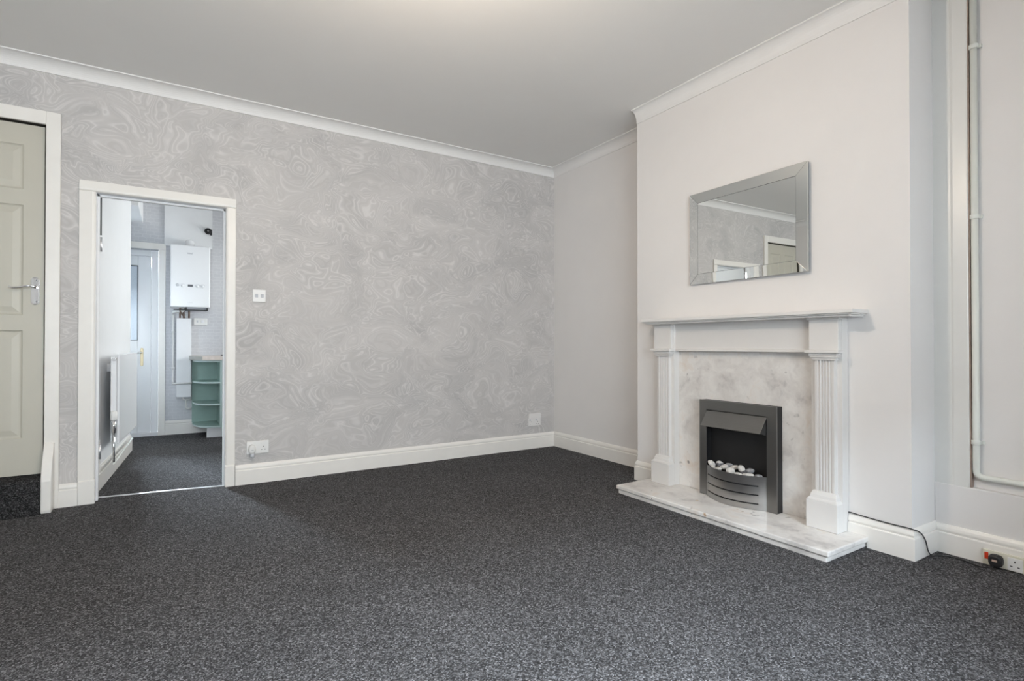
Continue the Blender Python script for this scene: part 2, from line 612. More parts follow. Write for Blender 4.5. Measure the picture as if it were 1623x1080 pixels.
def window(name, x0, x1, y0, y1, z0, z1, axis, mull, label):
    root = thing(name, ((x0 + x1) / 2, (y0 + y1) / 2, z0), label, 'window')
    struct(root)
    f = MB()
    g = MB()
    t = 0.055
    if axis == 'x':
        f.box(x0, x1, y0, y1, z0, z0 + t)
        f.box(x0, x1, y0, y1, z1 - t, z1)
        for k in range(mull + 1):
            xx = x0 + (x1 - x0 - t) * k / mull
            f.box(xx, xx + t, y0, y1, z0 + t, z1 - t)
        for k in range(mull):
            a = x0 + (x1 - x0 - t) * k / mull + t
            b_ = x0 + (x1 - x0 - t) * (k + 1) / mull
            MB().box(a, b_, (y0 + y1) / 2 - .003, (y0 + y1) / 2 + .003, z0 + t, z1 - t).build('pane', 'glass', root)
    else:
        f.box(x0, x1, y0, y1, z0, z0 + t)
        f.box(x0, x1, y0, y1, z1 - t, z1)
        for k in range(mull + 1):
            yy = y0 + (y1 - y0 - t) * k / mull
            f.box(x0, x1, yy, yy + t, z0 + t, z1 - t)
        for k in range(mull):
            a = y0 + (y1 - y0 - t) * k / mull + t
            b_ = y0 + (y1 - y0 - t) * (k + 1) / mull
            MB().box((x0 + x1) / 2 - .003, (x0 + x1) / 2 + .003, a, b_, z0 + t, z1 - t).build('pane', 'glass', root)
    f.build('window_frame', 'upvc', root)
    return root
window('window_1', WX0, WX1, YF - .16, YF - .10, WZ0, WZ1, 'x', 3, 'wide three-pane window in the front wall')

# kitchen shell
A = Vector((-0.475, YB + TK))     # kitchen left wall face, slightly skewed
Bp = Vector((-0.372, 6.20))
w = MB()
w.prism_z([(A.x, A.y), (Bp.x, Bp.y), (Bp.x - .12, Bp.y), (A.x - .12, A.y)], 0, ZC)
struct(w.build('wall_kitchen_left', 'kwhite'), 'white textured kitchen wall behind the radiator', 'wall')
struct(box('wall_kitchen_side', -1.6, -1.5, YB + TK, YK + .2, 0, ZC, 'kwhite'), 'white side wall beyond the kitchen corner', 'wall')
DX0, DX1, DZ = -1.00, -0.172, 2.05
w = MB()
w.box(-1.5, DX0, YK, YK + .2, 0, ZC)
w.box(DX0, DX1, YK, YK + .2, DZ, ZC)
w.box(DX1, XK, YK, YK + .2, 0, ZC)
struct(w.build('wall_kitchen_far', 'kpaper'), 'far kitchen wall in grey mosaic-print paper behind the boiler', 'wall')
w = MB()
QY0, QY1, QZ0, QZ1 = 5.1, 6.7, 1.0, 2.2
w.box(XK, XK + .1, YB + TK, QY0, 0, ZC)
w.box(XK, XK + .1, QY1, YK + .2, 0, ZC)
w.box(XK, XK + .1, QY0, QY1, 0, QZ0)
w.box(XK, XK + .1, QY0, QY1, QZ1, ZC)
struct(w.build('wall_kitchen_right', 'kwhite'), 'white kitchen wall with the kitchen window', 'wall')
window('window_2', XK + .02, XK + .07, QY0, QY1, QZ0, QZ1, 'y', 2, 'two-pane kitchen window')
struct(box('trim_3', -1.5, -0.316, 6.20, YK, 2.33, ZC, 'kwhite'), 'white boxed bulkhead above the kitchen back door', 'trim')

# ------------------------------------------------------------------ cornice (coving)
def cove(z0, z1, pr, steps=8):
    pts = [(0, z0), (0.006, z0), (0.006, z0 + .006)]
    h = z1 - z0
    for k in range(1, steps):
        a = math.pi / 2 * k / steps
        pts.append((0.006 + (pr - .012) * (1 - math.cos(a)), z0 + .006 + (h - .014) * math.sin(a)))
    pts += [(pr - .006, z1 - .008), (pr, z1 - .008), (pr, z1), (0, z1)]
    return pts
CV = cove(2.666, ZC, 0.082)
CV2 = cove(2.645, ZC, 0.062)
struct(MB().run((XL, YB), (XA, YB), (0, -1), CV, 1, -1).build('trim_4', 'cornice'), 'white coving along the top of the papered wall', 'cornice')
struct(MB().run((XA, YB), (XA, YC1), (-1, 0), CV, 1, 0).build('trim_5', 'cornice'), 'white coving at the top of the left alcove', 'cornice')
struct(MB().run((XC, YC1), (XC, YC0), (-1, 0), CV2, 0, 0).build('trim_6', 'cornice'), 'white coving along the top of the chimney breast', 'cornice')
struct(MB().run((XL, YF), (XL, YB), (1, 0), CV, 1, -1).build('trim_7', 'cornice'), 'white coving along the left wall', 'cornice')

# ------------------------------------------------------------------ skirting
def skirt(h=.142, t=.018):
    return [(0, 0), (t, 0), (t, h - .042), (t - .002, h - .039), (t - .007, h - .038), (t - .007, h - .032), (t - .003, h - .029),
            (t - .003, h - .022), (t - .006, h - .012), (t - .011, h - .003), (t - .013, h), (0, h)]
SK = skirt()
def sk(name, p0, p1, n, m0, m1, label, prof=SK, extra=None):
    mb = MB().run(p0, p1, n, prof, m0, m1)
    if extra:
        extra(mb)
    return struct(mb.build(name, 'gloss'), label, 'skirting board')
sk('baseboard_back', (0.356, YB), (XA, YB), (0, -1), 0, -1, 'cream skirting board under the papered wall')
sk('baseboard_alcove', (XA, YB), (XA, YC1), (-1, 0), 1, 0, 'cream skirting board in the left alcove')
HZ = 0.056
up = [(u, max(v, HZ)) for u, v in SK]
sk('baseboard_chimney_left', (XC, YC1), (XC, 2.622), (-1, 0), -1, 0, 'short cream skirting left of the fire surround',
   extra=lambda mb: mb.run((XA, YC1), (XC, YC1), (0, 1), SK, 0, 1))
mb = MB().run((XC, 1.388), (XC, 1.300), (-1, 0), [(0, HZ), (.018, HZ)] + SK[2:], 0, 0)
mb.run((XC, 1.300), (XC, YC0), (-1, 0), SK, 0, 1)
mb.run((XC, YC0), (3.148, YC0), (0, -1), SK, -1, 0)
struct(mb.build('baseboard_chimney_right', 'gloss'), 'cream skirting wrapping the right corner of the chimney breast', 'skirting board')
sk('baseboard_right', (3.148, YC0), (3.148, YF), (-1, 0), 0, 0, 'cream skirting board in the right alcove', prof=skirt(.135, .02))
sk('baseboard_left', (XL, YF), (XL, YB), (1, 0), 0, 0, 'cream skirting board on the left wall')
sk('baseboard_pier', (-0.628, YB), (-0.512, YB), (0, -1), 0, 0, 'short cream skirting between stair door and kitchen doorway')
# kitchen skirting
d_ = (Bp - A).normalized()
nk = Vector((d_.y, -d_.x))
if nk.x < 0:
    nk = -nk
sk('baseboard_kitchen_left', A + d_ * .02, Bp, nk, 0, 0, 'white skirting board below the kitchen radiator', prof=skirt(.15, .02))
sk('baseboard_kitchen_far', (0.30, YK), (-0.105, YK), (0, -1), 0, 0, 'white skirting board on the far kitchen wall', prof=skirt(.155, .02))

# ------------------------------------------------------------------ kitchen doorway trim
root = struct(thing('trim_8', ((KX0 + KX1) / 2, YB, 0), 'cream architrave and lining around the open kitchen doorway', 'door frame'))
AX0, AX1, AZ = -0.520, 0.354, 2.036
ix0, ix1, iz = -0.436, 0.292, 1.970
mb = MB()
mb.prism_z([(AX0, YB), (AX0, YB - .018), (ix0 - .018, YB - .022), (ix0 - .008, YB - .020), (ix0, YB - .012), (ix0, YB)], 0.15, iz)
mb.build('left_architrave', 'gloss', root, bevel=.003)
mb = MB().prism_z([(AX1, YB), (AX1, YB - .018), (ix1 + .014, YB - .022), (ix1 + .006, YB - .020), (ix1, YB - .012), (ix1, YB)], 0.15, iz)
mb.build('right_architrave', 'gloss', root, bevel=.003)
mb = MB().prism_x([(YB, AZ), (YB - .018, AZ), (YB - .022, iz + .015), (YB - .020, iz + .006), (YB - .012, iz), (YB, iz)], AX0, AX1)
mb.build('head_architrave', 'gloss', root, bevel=.003)
box('plinth_block', AX0 + .001, ix0 + .004, YB - .028, YB, 0, 0.152, 'gloss', root, bevel=.006)
box('plinth_block', ix1 - .003, AX1 - .001, YB - .028, YB, 0, 0.152, 'gloss', root, bevel=.006)
mb = MB()
mb.box(KX0, ix0, YB + .0005, YB + TK, 0, iz)
mb.box(KX0, ix0 + .012, YB + .05, YB + .085, 0, iz)
mb.build('left_lining', 'kwhite', root)
mb = MB()
mb.box(ix1, KX1, YB + .0005, YB + TK, 0, iz)
mb.box(ix1 - .012, KX1, YB + .05, YB + .085, 0, iz)
mb.build('right_lining', 'kwhite', root)
mb = MB()
mb.box(KX0, KX1, YB + .0005, YB + TK, iz, KZ)
mb.box(KX0, KX1, YB + .05, YB + .085, iz - .012, KZ)
mb.build('head_lining', 'kwhite', root)
# leftover hinge on the left lining
for hz in (1.66, 0.30):
    h = MB().box(ix0, ix0 + .006, YB + .092, YB + .128, hz - .045, hz + .045)
    h.tube([(ix0 + .012, YB + .128, hz - .047), (ix0 + .012, YB + .128, hz + .047)], .007, 10)
    h.build('hinge', 'alu', root)
box('shadow_gap_strip', ix0, ix0 + .016, YB + TK - .004, YB + TK - .001, 1.72, iz - .002, 'black', root)  # black strip standing in for the shadow gap behind the left lining
# threshold strip on the carpet joint
mb = MB()
a0 = Vector((-0.430, 4.400))
a1 = Vector((0.290, 4.296))
dd = (a1 - a0).normalized()
nn = Vector((-dd.y, dd.x))
r0 = []
r1 = []
for u, v in ((-.014, .001), (-.008, .005), (.008, .005), (.014, .001)):
    q = a0 + nn * u
    r0.append((q.x, q.y, v))
    q = a1 + nn * u
    r1.append((q.x, q.y, v))
mb.loft([r0, r1])
tag(mb.build('threshold_strip', 'alu'), 'thin silver carpet strip across the kitchen doorway', 'threshold strip')

# ------------------------------------------------------------------ stair door, its frame and step
root = struct(thing('trim_9', ((SX0 + SX1) / 2, YB, 0), 'cream architrave around the panelled stair door', 'door frame'))
sx0, sx1, sz = -1.405, -0.679, 2.345
mb = MB().box(sx1, -0.609, YB - .02, YB, 0.0, 2.425)
mb.build('right_architrave', 'gloss', root, bevel=.004)
box('left_architrave', -1.475, sx0, YB - .02, YB, 0.0, 2.425, 'gloss', root, bevel=.004)
box('head_architrave', sx0, sx1, YB - .0195, YB, sz, 2.425, 'gloss', root, bevel=.004)
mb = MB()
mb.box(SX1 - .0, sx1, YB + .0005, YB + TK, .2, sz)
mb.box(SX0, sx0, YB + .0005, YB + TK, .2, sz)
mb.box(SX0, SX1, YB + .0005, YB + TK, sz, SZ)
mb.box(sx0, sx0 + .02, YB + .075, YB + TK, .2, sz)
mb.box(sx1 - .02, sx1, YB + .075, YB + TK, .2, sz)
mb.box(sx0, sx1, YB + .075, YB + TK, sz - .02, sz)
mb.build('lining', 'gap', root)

dr = struct(thing('door_1', ((SX0 + SX1) / 2, YB + .03, 0.218), 'cream six-panel stair door above a carpeted step, chrome lever handle', 'door'))
lx0, lx1, lz0, lz1 = -1.398, -0.689, 0.216, 2.335
yf = YB + .018
cxm = (lx0 + lx1) / 2
cols = [(lx0 + .096, cxm - .045), (cxm + .045, lx1 - .096)]
rows = [(0.437, 1.088), (1.180, 1.845), (1.940, 2.210)]
mb = MB()
mb.box(lx0, lx1, yf + .010, yf + .042, lz0, lz1)
for a, b_ in ((lx0, cols[0][0]), (cols[0][1], cols[1][0]), (cols[1][1], lx1)):
    mb.box(a, b_, yf, yf + .010, lz0, lz1)
zz = [lz0] + [z for r in rows for z in r] + [lz1]
for k in range(0, len(zz), 2):
    for c0, c1 in cols:
        mb.box(c0, c1, yf, yf + .010, zz[k], zz[k + 1])
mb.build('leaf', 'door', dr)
for c0, c1 in cols:
    for z0, z1 in rows:
        def ring(i, y):
            return [(c0 + i, y, z0 + i), (c1 - i, y, z0 + i), (c1 - i, y, z1 - i), (c0 + i, y, z1 - i)]
        mb = MB().loft([ring(.0, yf + .0005), ring(.005, yf + .006), ring(.011, yf + .009), ring(.018, yf + .009), ring(.050, yf + .003)], closed_ends=False)
        mb.f.append([len(mb.v) - 4 + q for q in range(4)])
        mb.mi.append(0)
        mb.sm.append(False)
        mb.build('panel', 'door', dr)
# lever handle
def oval(cx, cz, hw, hz, n=10):
    pts = []
    for k in range(n + 1):
        a = math.pi * k / n
        pts.append((cx + hw * math.cos(a), cz + hz - hw + hw * math.sin(a)))
    for k in range(n + 1):
        a = math.pi + math.pi * k / n
        pts.append((cx + hw * math.cos(a), cz - hz + hw + hw * math.sin(a)))
    return pts
hb = MB().prism_y(oval(-0.729, 1.328, .021, .085), yf - .004, yf)
hb.prism_y(oval(-0.729, 1.328, .017, .080), yf - .008, yf - .004)
hp = hb.build('handle_plate', 'chrome', dr, bevel=.0015)
lv = MB().lathe((-0.729, yf - .008, 1.352), (0, -1, 0), [(0, 0), (.011, 0), (.010, .012), (.008, .034), (0, .036)], 16)
lv.tube(spline([(-0.726, yf - .036, 1.352), (-0.755, yf - .040, 1.354), (-0.790, yf - .040, 1.346), (-0.822, yf - .039, 1.341), (-0.842, yf - .037, 1.345)]), [.0075] * 6 + [.006] * 27, 10)
lv.build('lever', 'chrome', hp)
for sz_ in (1.262, 1.394):
    MB().lathe((-0.722, yf - .008, sz_), (0, -1, 0), [(0, 0), (.004, 0), (.003, .0015), (0, .002)], 10).build('screw', 'grey_print', hp)

# carpeted step
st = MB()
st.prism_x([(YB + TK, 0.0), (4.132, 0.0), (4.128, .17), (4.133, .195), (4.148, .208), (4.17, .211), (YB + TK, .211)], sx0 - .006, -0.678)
st = tag(st.build('stair_step', 'shaded_carpet'), 'carpeted step, coloured as in shade, below the stair door', 'step')
def stringer(x0, x1, label):
    prof = [(YB - .018, 0.0), (4.150, 0.0), (4.144, .02), (4.146, .19)]
    for k in range(1, 9):
        t_ = k / 8
        prof.append((4.146 + (YB - .03 - 4.146) * (t_ ** 1.15), .19 + .215 * (t_ ** .9)))
    prof += [(YB - .018, .408)]
    ob = MB().prism_x(prof, x0, x1).build('trim_10', 'gloss', bevel=.006)
    return struct(ob, label, 'trim')
stringer(-0.6775, -0.628, 'curved cream board closing the right end of the carpeted step')
stringer(-1.475, -1.4255, 'curved cream board closing the left end of the carpeted step')

# ------------------------------------------------------------------ hearth, back panel
hs = (2.52, 1.298, 2.672)
hr = thing('marble_hearth', (2.70, 1.985, 0), 'two-tier pale marble hearth slab on the carpet under the fireplace', 'hearth')
mb = MB().box(2.526, XC, 1.308, 2.668, 0, .027)
mb.build('lower_slab', m_marble('hearth_marble_lower', []), hr, bevel=.004)
mb = MB().box(2.516, XC, 1.294, 2.680, .029, HZ - .0005)
mb.build('upper_slab', m_marble('hearth_marble_upper', [(-.190, -.020, .016, .014, RU), (.025, -.075, .026, .009, (.50, .31, .17)), (.012, -.118, .026, .008, (.36, .23, .14)), (-.03, .16, .026, .010, (.62, .47, .22)), (-.191, .375, .012, .005, (.1, .1, .1)), (-.10, .46, .026, .006, (.15, .14, .13))]), hr, bevel=.006, seg=3)
bp_ = MB().box(2.8890, XC - .0005, 1.5455, 2.4625, HZ, .9575)
tag(bp_.build('marble_back_panel', m_marble('back_panel_marble', []), bevel=.002), 'pale grey-veined marble panel behind the electric fire', 'back panel')

# ------------------------------------------------------------------ fire surround
fs = thing('fire_surround', (2.84, 2.005, HZ), 'white painted fire surround with fluted pilasters and mantel shelf', 'fireplace')
XW = XC - .0005
mb = MB()
for xf, y0, y1, z0, z1 in ((2.738, 1.293, 2.668, 1.156, 1.175), (2.746, 1.301, 2.660, 1.150, 1.156), (2.760, 1.315, 2.646, 1.140, 1.150)):
    mb.box(xf, XW, y0, y1, z0, z1)
mb.build('mantel_shelf', 'surround', fs, bevel=.003)
mb = MB().box(2.852, XW, 1.535, 2.470, .958, 1.1395)
mb.build('frieze', 'surround', fs)
mb = MB()
mb.loft([[(2.852, 1.545, .958), (2.852, 2.460, .958), (2.852, 2.460, .978), (2.852, 1.545, .978)],
         [(2.840, 1.585, .960), (2.840, 2.420, .960), (2.840, 2.420, .972), (2.840, 1.585, .972)]])
mb.build('lintel_moulding', 'surround', fs, bevel=.002)
def pilaster(y0, y1):
    """y0..y1 width of the leg"""
    leg = MB().box(2.842, XW, y0, y1, HZ, 1.1395)
    lg = leg.build('leg', 'surround', fs, bevel=.002)
    # fluted shaft
    s0, s1 = y0 + .024, y1 - .024
    pts = [(2.842, s0), (2.822, s0 + .006)]
    nf = 5
    a0 = s0 + .016
    wv = (s1 - .016 - a0) / nf
    for k in range(nf):
        c = a0 + wv * (k + .5)
        pts.append((2.822, c - wv * .36))
        for j in range(5):
            aa = math.pi * (j + .5) / 5
            pts.append((2.822 + .007 * math.sin(aa), c - wv * .36 * math.cos(aa)))
        pts.append((2.822, c + wv * .36))
    pts += [(2.822, s1 - .006), (2.842, s1)]
    sh = MB().prism_z(pts, .235, .925)
    sh.build('fluted_shaft', 'surround', lg)
    pl = MB().box(2.785, 2.842, y0 - .001, y1 + .001, HZ, .200)
    pl.loft([[(2.785, y0 - .001, .200), (2.842, y0 - .001, .200), (2.842, y1 + .001, .200), (2.785, y1 + .001, .200)],
             [(2.799, y0 + .010, .212), (2.842, y0 + .010, .212), (2.842, y1 - .010, .212), (2.799, y1 - .010, .212)],
             [(2.803, y0 + .012, .226), (2.842, y0 + .012, .226), (2.842, y1 - .012, .226), (2.803, y1 - .012, .226)],
             [(2.815, y0 + .020, .245), (2.842, y0 + .020, .245), (2.842, y1 - .020, .245), (2.815, y1 - .020, .245)]])
    pl.build('plinth', 'surround', lg, bevel=.003)
    cp = MB()
    for xf, e, z0, z1 in ((2.812, .018, .922, .934), (2.804, .010, .934, .944), (2.800, .006, .944, .958), (2.786, -.008, .958, .974)):
        cp.box(xf, 2.842, y0 + e, y1 - e, z0, z1)
    cp.build('capital', 'surround', lg, bevel=.003)
    bl = MB().box(2.812, 2.842, y0 + .004, y1 - .004, .974, 1.132)
    bl.box(2.800, 2.842, y0 - .004, y1 + .004, 1.132, 1.1395)
    bl.build('frieze_block', 'surround', lg, bevel=.002)
pilaster(1.390, 1.545)
pilaster(2.463, 2.618)

# ------------------------------------------------------------------ electric fire
ef = thing('electric_fire', (2.86, 1.99, HZ), 'brushed steel electric fire with canopy hood and bowed slotted front', 'fire')
EZ = HZ
mb = MB()
mb.box(2.838, 2.889, 1.734, 1.790, EZ, .652)
mb.box(2.838, 2.889, 2.198, 2.244, EZ, .652)
mb.box(2.838, 2.889, 1.790, 2.198, .594, .652)
mb.build('casing', 'soot', ef)
mb = MB()
o_ = [(1.731, EZ), (2.249, EZ), (2.249, .654), (1.731, .654)]
i_ = [(1.792, EZ), (2.196, EZ), (2.196, .592), (1.792, .592)]
def fr_ring(x):
    a = [(x, y, z) for y, z in o_]
    b2 = [(x, y, z) for y, z in i_]
    return a + b2
vs = fr_ring(2.829) + fr_ring(2.838)
fsx = []
for k in (1, 2, 3):
    j = (k + 1) % 4
    fsx.append((k, j, j + 4, k + 4))
    fsx.append((8 + k, 12 + k, 12 + j, 8 + j))
    fsx.append((k, k + 8, j + 8, j))
    fsx.append((k + 4, j + 4, j + 12, k + 12))
fsx.append((0, 4, 12, 8))
fsx.append((1, 9, 13, 5))
mb.add([], [])
mb = MB().add(vs, fsx)
mb.build('frame', 'steel', ef, bevel=.002)
mb = MB()
mb.box(2.880, 2.8885, 1.790, 2.198, EZ, .594)
mb.build('firebox', 'soot', ef)
# hood: sloping canopy with cheeks
mb = MB()
hp_ = [(2.834, .590), (2.770, .500), (2.774, .496), (2.838, .578)]
mb.prism_y(hp_, 1.7935, 2.1945)
mb.prism_y([(2.772, .501), (2.834, .588), (2.834, .482)], 1.7935, 1.797)
mb.prism_y([(2.772, .501), (2.834, .588), (2.834, .482)], 2.191, 2.1945)
mb.build('hood', 'steel', ef, bevel=.001)
# bowed front with slots
def bow(y):
    t_ = (y - 1.995) / .2
    return 2.830 - .077 * (1 - t_ * t_)
NY = 48
ys = [1.7945 + (2.1955 - 1.7945) * k / NY for k in range(NY + 1)]
zs = [EZ + .001, .0885, .0965, .1385, .1465, .1895, .1975, .248]
slots = {1, 3, 5}
mb = MB()
th = .004
for i in range(NY):
    ym = (ys[i] + ys[i + 1]) / 2
    for j in range(7):
        if j in slots and 1.832 < ym < 2.176:
            continue
        a = [(bow(ys[i]), ys[i], zs[j]), (bow(ys[i + 1]), ys[i + 1], zs[j]), (bow(ys[i + 1]), ys[i + 1], zs[j + 1]), (bow(ys[i]), ys[i], zs[j + 1])]
        b2 = [(p[0] + th, p[1], p[2]) for p in a]
        mb.add(a, [(0, 1, 2, 3)], smooth=True)
        mb.add(b2, [(3, 2, 1, 0)])
        mb.add(a + b2, [(3, 2, 6, 7), (0, 4, 5, 1)])
fo = mb.build('bowed_front', 'polished_steel', ef)
import bmesh as _bm
bb = _bm.new()
bb.from_mesh(fo.data)
_bm.ops.remove_doubles(bb, verts=bb.verts, dist=1e-5)
_bm.ops.recalc_face_normals(bb, faces=bb.faces)
bb.to_mesh(fo.data)
bb.free()
for pl_ in fo.data.polygons:
    pl_.use_smooth = True
fo.data.set_sharp_from_angle(angle=math.radians(35))
# dark liner behind the slots and the pebble tray
pts = [(bow(y) + .006, y) for y in ys] + [(2.879, ys[-1]), (2.879, ys[0])]
MB().prism_z(pts, EZ + .001, .2255).build('pebble_tray', 'soot', ef)

# pebbles, each its own
rnd = random.Random(5)
def pebble(pos, r, rot, mat, label, bands=None):
    mb = MB()
    nu, nv = 18, 12
    ph = [rnd.uniform(0, 6.28) for _ in range(3)]
    R = Matrix.Rotation(rot[2], 3, 'Z') @ Matrix.Rotation(rot[0], 3, 'X') @ Matrix.Rotation(rot[1], 3, 'Y')
    rings = []
    for j in range(nv + 1):
        v = -math.pi / 2 + math.pi * j / nv
        ring = []
        for i in range(nu):
            u = 2 * math.pi * i / nu
            k = 1 + .06 * math.sin(2 * u + ph[0]) * math.cos(v) + .05 * math.sin(u + 2 * v + ph[1]) + .04 * math.sin(3 * u + ph[2]) * math.cos(v)
            p = Vector((r[0] * math.cos(v) * math.cos(u), r[1] * math.cos(v) * math.sin(u), r[2] * math.sin(v))) * k
            p = R @ p + Vector(pos) + Vector((0, 0, .006))
            ring.append(tuple(p))
        rings.append(ring)
    mb.loft(rings, smooth=True)
    ob = mb.build('pebble', mat)
    return tag(ob, label, 'pebble', "pebbles in the electric fire's tray")
def m_pebble_dark():
    m, t, b = nt('dark_veined_pebble')
    co = ocoord(t)
    n = noise(t, co, 90, 3, 0.7)
    sp = node(t, 'ShaderNodeSeparateXYZ')
    lk(t, co, sp.inputs[0])
    c = ramp(t, n.outputs['Fac'], [(0.4, (0.03, 0.03, 0.035)), (0.6, (0.20, 0.20, 0.22)), (0.75, (0.5, 0.5, 0.5))])
    band = ramp(t, math_n(t, 'ADD', sp.outputs[2], math_n(t, 'MULTIPLY', n.outputs['Fac'], .006)), [(0.040, 0.0), (0.043, 1.0)])
    lk(t, mixc(t, band, c, (0.70, 0.70, 0.70)), b.inputs['Base Color'])
    b.inputs['Roughness'].default_value = 0.6
    return m
M['pebble_dark'] = m_pebble_dark()
PW, PG, PD = 'pebble_white', 'pebble_grey', 'pebble_dark'
for pos, r, rot, mat, lab in (
    ((2.815, 2.148, .258), (.017, .025, .017), (0.5, 0, 0.2), PW, 'pale oval pebble leftmost on the heap in the fire'),
    ((2.836, 2.101, .255), (.020, .030, .022), (0.3, 0, 0.2), PD, 'dark flecked pebble with a white rim, second from the left'),
    ((2.857, 2.058, .257), (.018, .027, .016), (-.2, 0, 0.1), PG, 'dark grey speckled pebble at the back of the heap, left of centre'),
    ((2.812, 2.053, .254), (.017, .028, .016), (-.25, 0, -.1), PW, 'pale oval pebble leaning in front of the dark grey speckled one'),
    ((2.845, 2.008, .255), (.017, .029, .015), (-.25, 0, 0.1), PW, 'pale pebble at the back centre of the heap'),
    ((2.781, 1.989, .247), (.018, .026, .022), (0, 0, 0.1), PW, 'large rounded white pebble front centre above the bowed steel'),
    ((2.815, 1.940, .264), (.016, .026, .018), (0.75, 0, 0), PW, 'white oval pebble tilted upright right of centre'),
    ((2.845, 1.908, .255), (.018, .031, .015), (-.3, 0, 0.15), PG, 'smooth dark grey oval pebble towards the right'),
    ((2.795, 1.886, .242), (.017, .034, .012), (-.1, 0, 0.12), PW, 'long flat white pebble low at the right front'),
    ((2.776, 1.938, .238), (.015, .028, .012), (-.05, 0, 0), PW, 'flat white pebble half hidden behind the steel front, centre right'),
    ((2.790, 2.082, .240), (.015, .032, .013), (-.25, 0, -.2), PW, 'long flat white pebble low at the left front'),
    ((2.806, 2.131, .240), (.012, .016, .013), (0.1, 0, 0), PW, 'small white pebble under the leftmost one'),
    ((2.830, 1.842, .239), (.015, .025, .011), (0, 0, 0.1), PG, 'low grey pebble at the far right end of the heap'),
    ((2.812, 1.920, .244), (.015, .022, .016), (0, 0, 0), PD, 'small dark pebble wedged beneath the tilted white one')):
    pebble(pos, r, rot, mat, lab)

# ------------------------------------------------------------------ mirror (hangs very slightly askew)
mr = thing('wall_mirror', (XC - .012, 1.970, 1.395), 'rectangular wall mirror with an angled mirror-glass border above the mantel shelf', 'mirror')
mr.rotation_euler = (0, 0, math.radians(-1.2))
my0, my1, mz0, mz1 = 1.573, 2.366, 1.396, 1.992
fw = .066
xo = XC - .020
def mring(e, x):
    return [(x, my0 + e, mz0 + e), (x, my1 - e, mz0 + e), (x, my1 - e, mz1 - e), (x, my0 + e, mz1 - e)]
box('backing_board', xo + .002, xo + .008, my0 + .002, my1 - .002, mz0 + .002, mz1 - .002, 'black', mr)
box('centre_glass', xo - .006, xo + .002, my0 + fw + .001, my1 - fw - .001, mz0 + fw + .001, mz1 - fw - .001, 'mirror', mr)
ro, ri = mring(0, xo - .0052), mring(fw, xo - .0075)
bo, bi = mring(0, xo + .002), mring(fw, xo + .002)
for k in range(4):
    j = (k + 1) % 4
    vs = [ro[k], ro[j], ri[j], ri[k], bo[k], bo[j], bi[j], bi[k]]
    # leave a hairline mitre between strips
    c_ = sum((Vector(v) for v in vs), Vector()) / 8
    vs = [c_ + (Vector(v) - c_) * .9985 for v in vs]
    MB().add(vs, [(0, 1, 2, 3), (7, 6, 5, 4), (0, 4, 5, 1), (1, 5, 6, 2), (2, 6, 7, 3), (3, 7, 4, 0)]).build('border_strip', 'mirror', mr, bevel=.0012, seg=2)

# ------------------------------------------------------------------ electrical fittings, back wall
yw = YB
sw = thing('light_switch', (.507, yw, 1.313), 'white two-gang light switch beside the kitchen doorway', 'light switch')
box('plate', .464, .550, yw - .009, yw, 1.312, 1.402, 'plastic', sw, bevel=.003)
for xx in (.488, .526):
    a = MB().add([(xx - .010, yw - .009, 1.345), (xx + .010, yw - .009, 1.345), (xx + .010, yw - .009, 1.371), (xx - .010, yw - .009, 1.371),
                  (xx - .010, yw - .012, 1.346), (xx + .010, yw - .012, 1.346), (xx + .010, yw - .016, 1.370), (xx - .010, yw - .016, 1.370)],
                 [(0, 1, 2, 3), (4, 7, 6, 5), (0, 4, 5, 1), (1, 5, 6, 2), (2, 6, 7, 3), (3, 7, 4, 0)])
    a.build('rocker', 'pale_print', sw)

def pins_y(parent, cx, cz, y, s=1.0):
    for dx, dz, w_, h_ in ((0, .011, .0032, .008), (-.011, -.010, .0062, .0036), (.011, -.010, .0062, .0036)):
        box('pin_hole', cx + dx * s - w_ / 2, cx + dx * s + w_ / 2, y - .0006, y + .001, cz + dz * s - h_ / 2, cz + dz * s + h_ / 2, 'dark_hole', parent)
so = thing('double_socket', (.501, yw, .212), 'white double socket on the papered wall near the kitchen doorway', 'socket')
box('plate', .428, .574, yw - .010, yw, .212, .304, 'plastic', so, bevel=.003)
pins_y(so, .538, .250, yw - .010)
for xx in (.470, .526):
    box('rocker', xx - .006, xx + .006, yw - .013, yw - .009, .276, .294, 'plastic', so, bevel=.001)
pf = thing('plug_in_freshener', (.462, yw - .03, .200), 'white plug-in air freshener in the left half of the double socket', 'air freshener')
mb = MB()
mb.loft([[(.462 + r_ * .024 * math.cos(a), yw - d__, .250 + r_ * .034 * math.sin(a)) for a in [2 * math.pi * k / 20 for k in range(20)]] for r_, d__ in ((.9, .0105), (1.0, .018), (1.0, .040), (.85, .048), (.5, .052))], smooth=True)
mb.build('body', 'plastic', pf)
mb = MB().lathe((.462, yw - .034, .193), (0, 0, 1), [(0, 0), (.013, 0), (.015, .006), (.015, .022), (.010, .03), (0, .03)], 16)
mb.build('refill_bottle', 'pale_print', pf)
box('vent', .455, .470, yw - .0535, yw - .051, .243, .247, 'grey_print', pf)

cs = thing('corner_socket', (2.934, yw, .218), 'white double socket with a blank plate above it, low in the far corner', 'socket')
box('plate', 2.862, 3.008, yw - .010, yw, .218, .290, 'wall', cs, bevel=.003)
box('blank_plate', 2.866, 3.006, yw - .016, yw, .290, .336, 'wall', cs, bevel=.003)
pins_y(cs, 2.898, .246, yw - .010)
pins_y(cs, 2.972, .246, yw - .010)
for xx in (2.884, 2.955):
    box('rocker', xx - .006, xx + .006, yw - .013, yw - .009, .266, .282, 'pale_print', cs, bevel=.001)

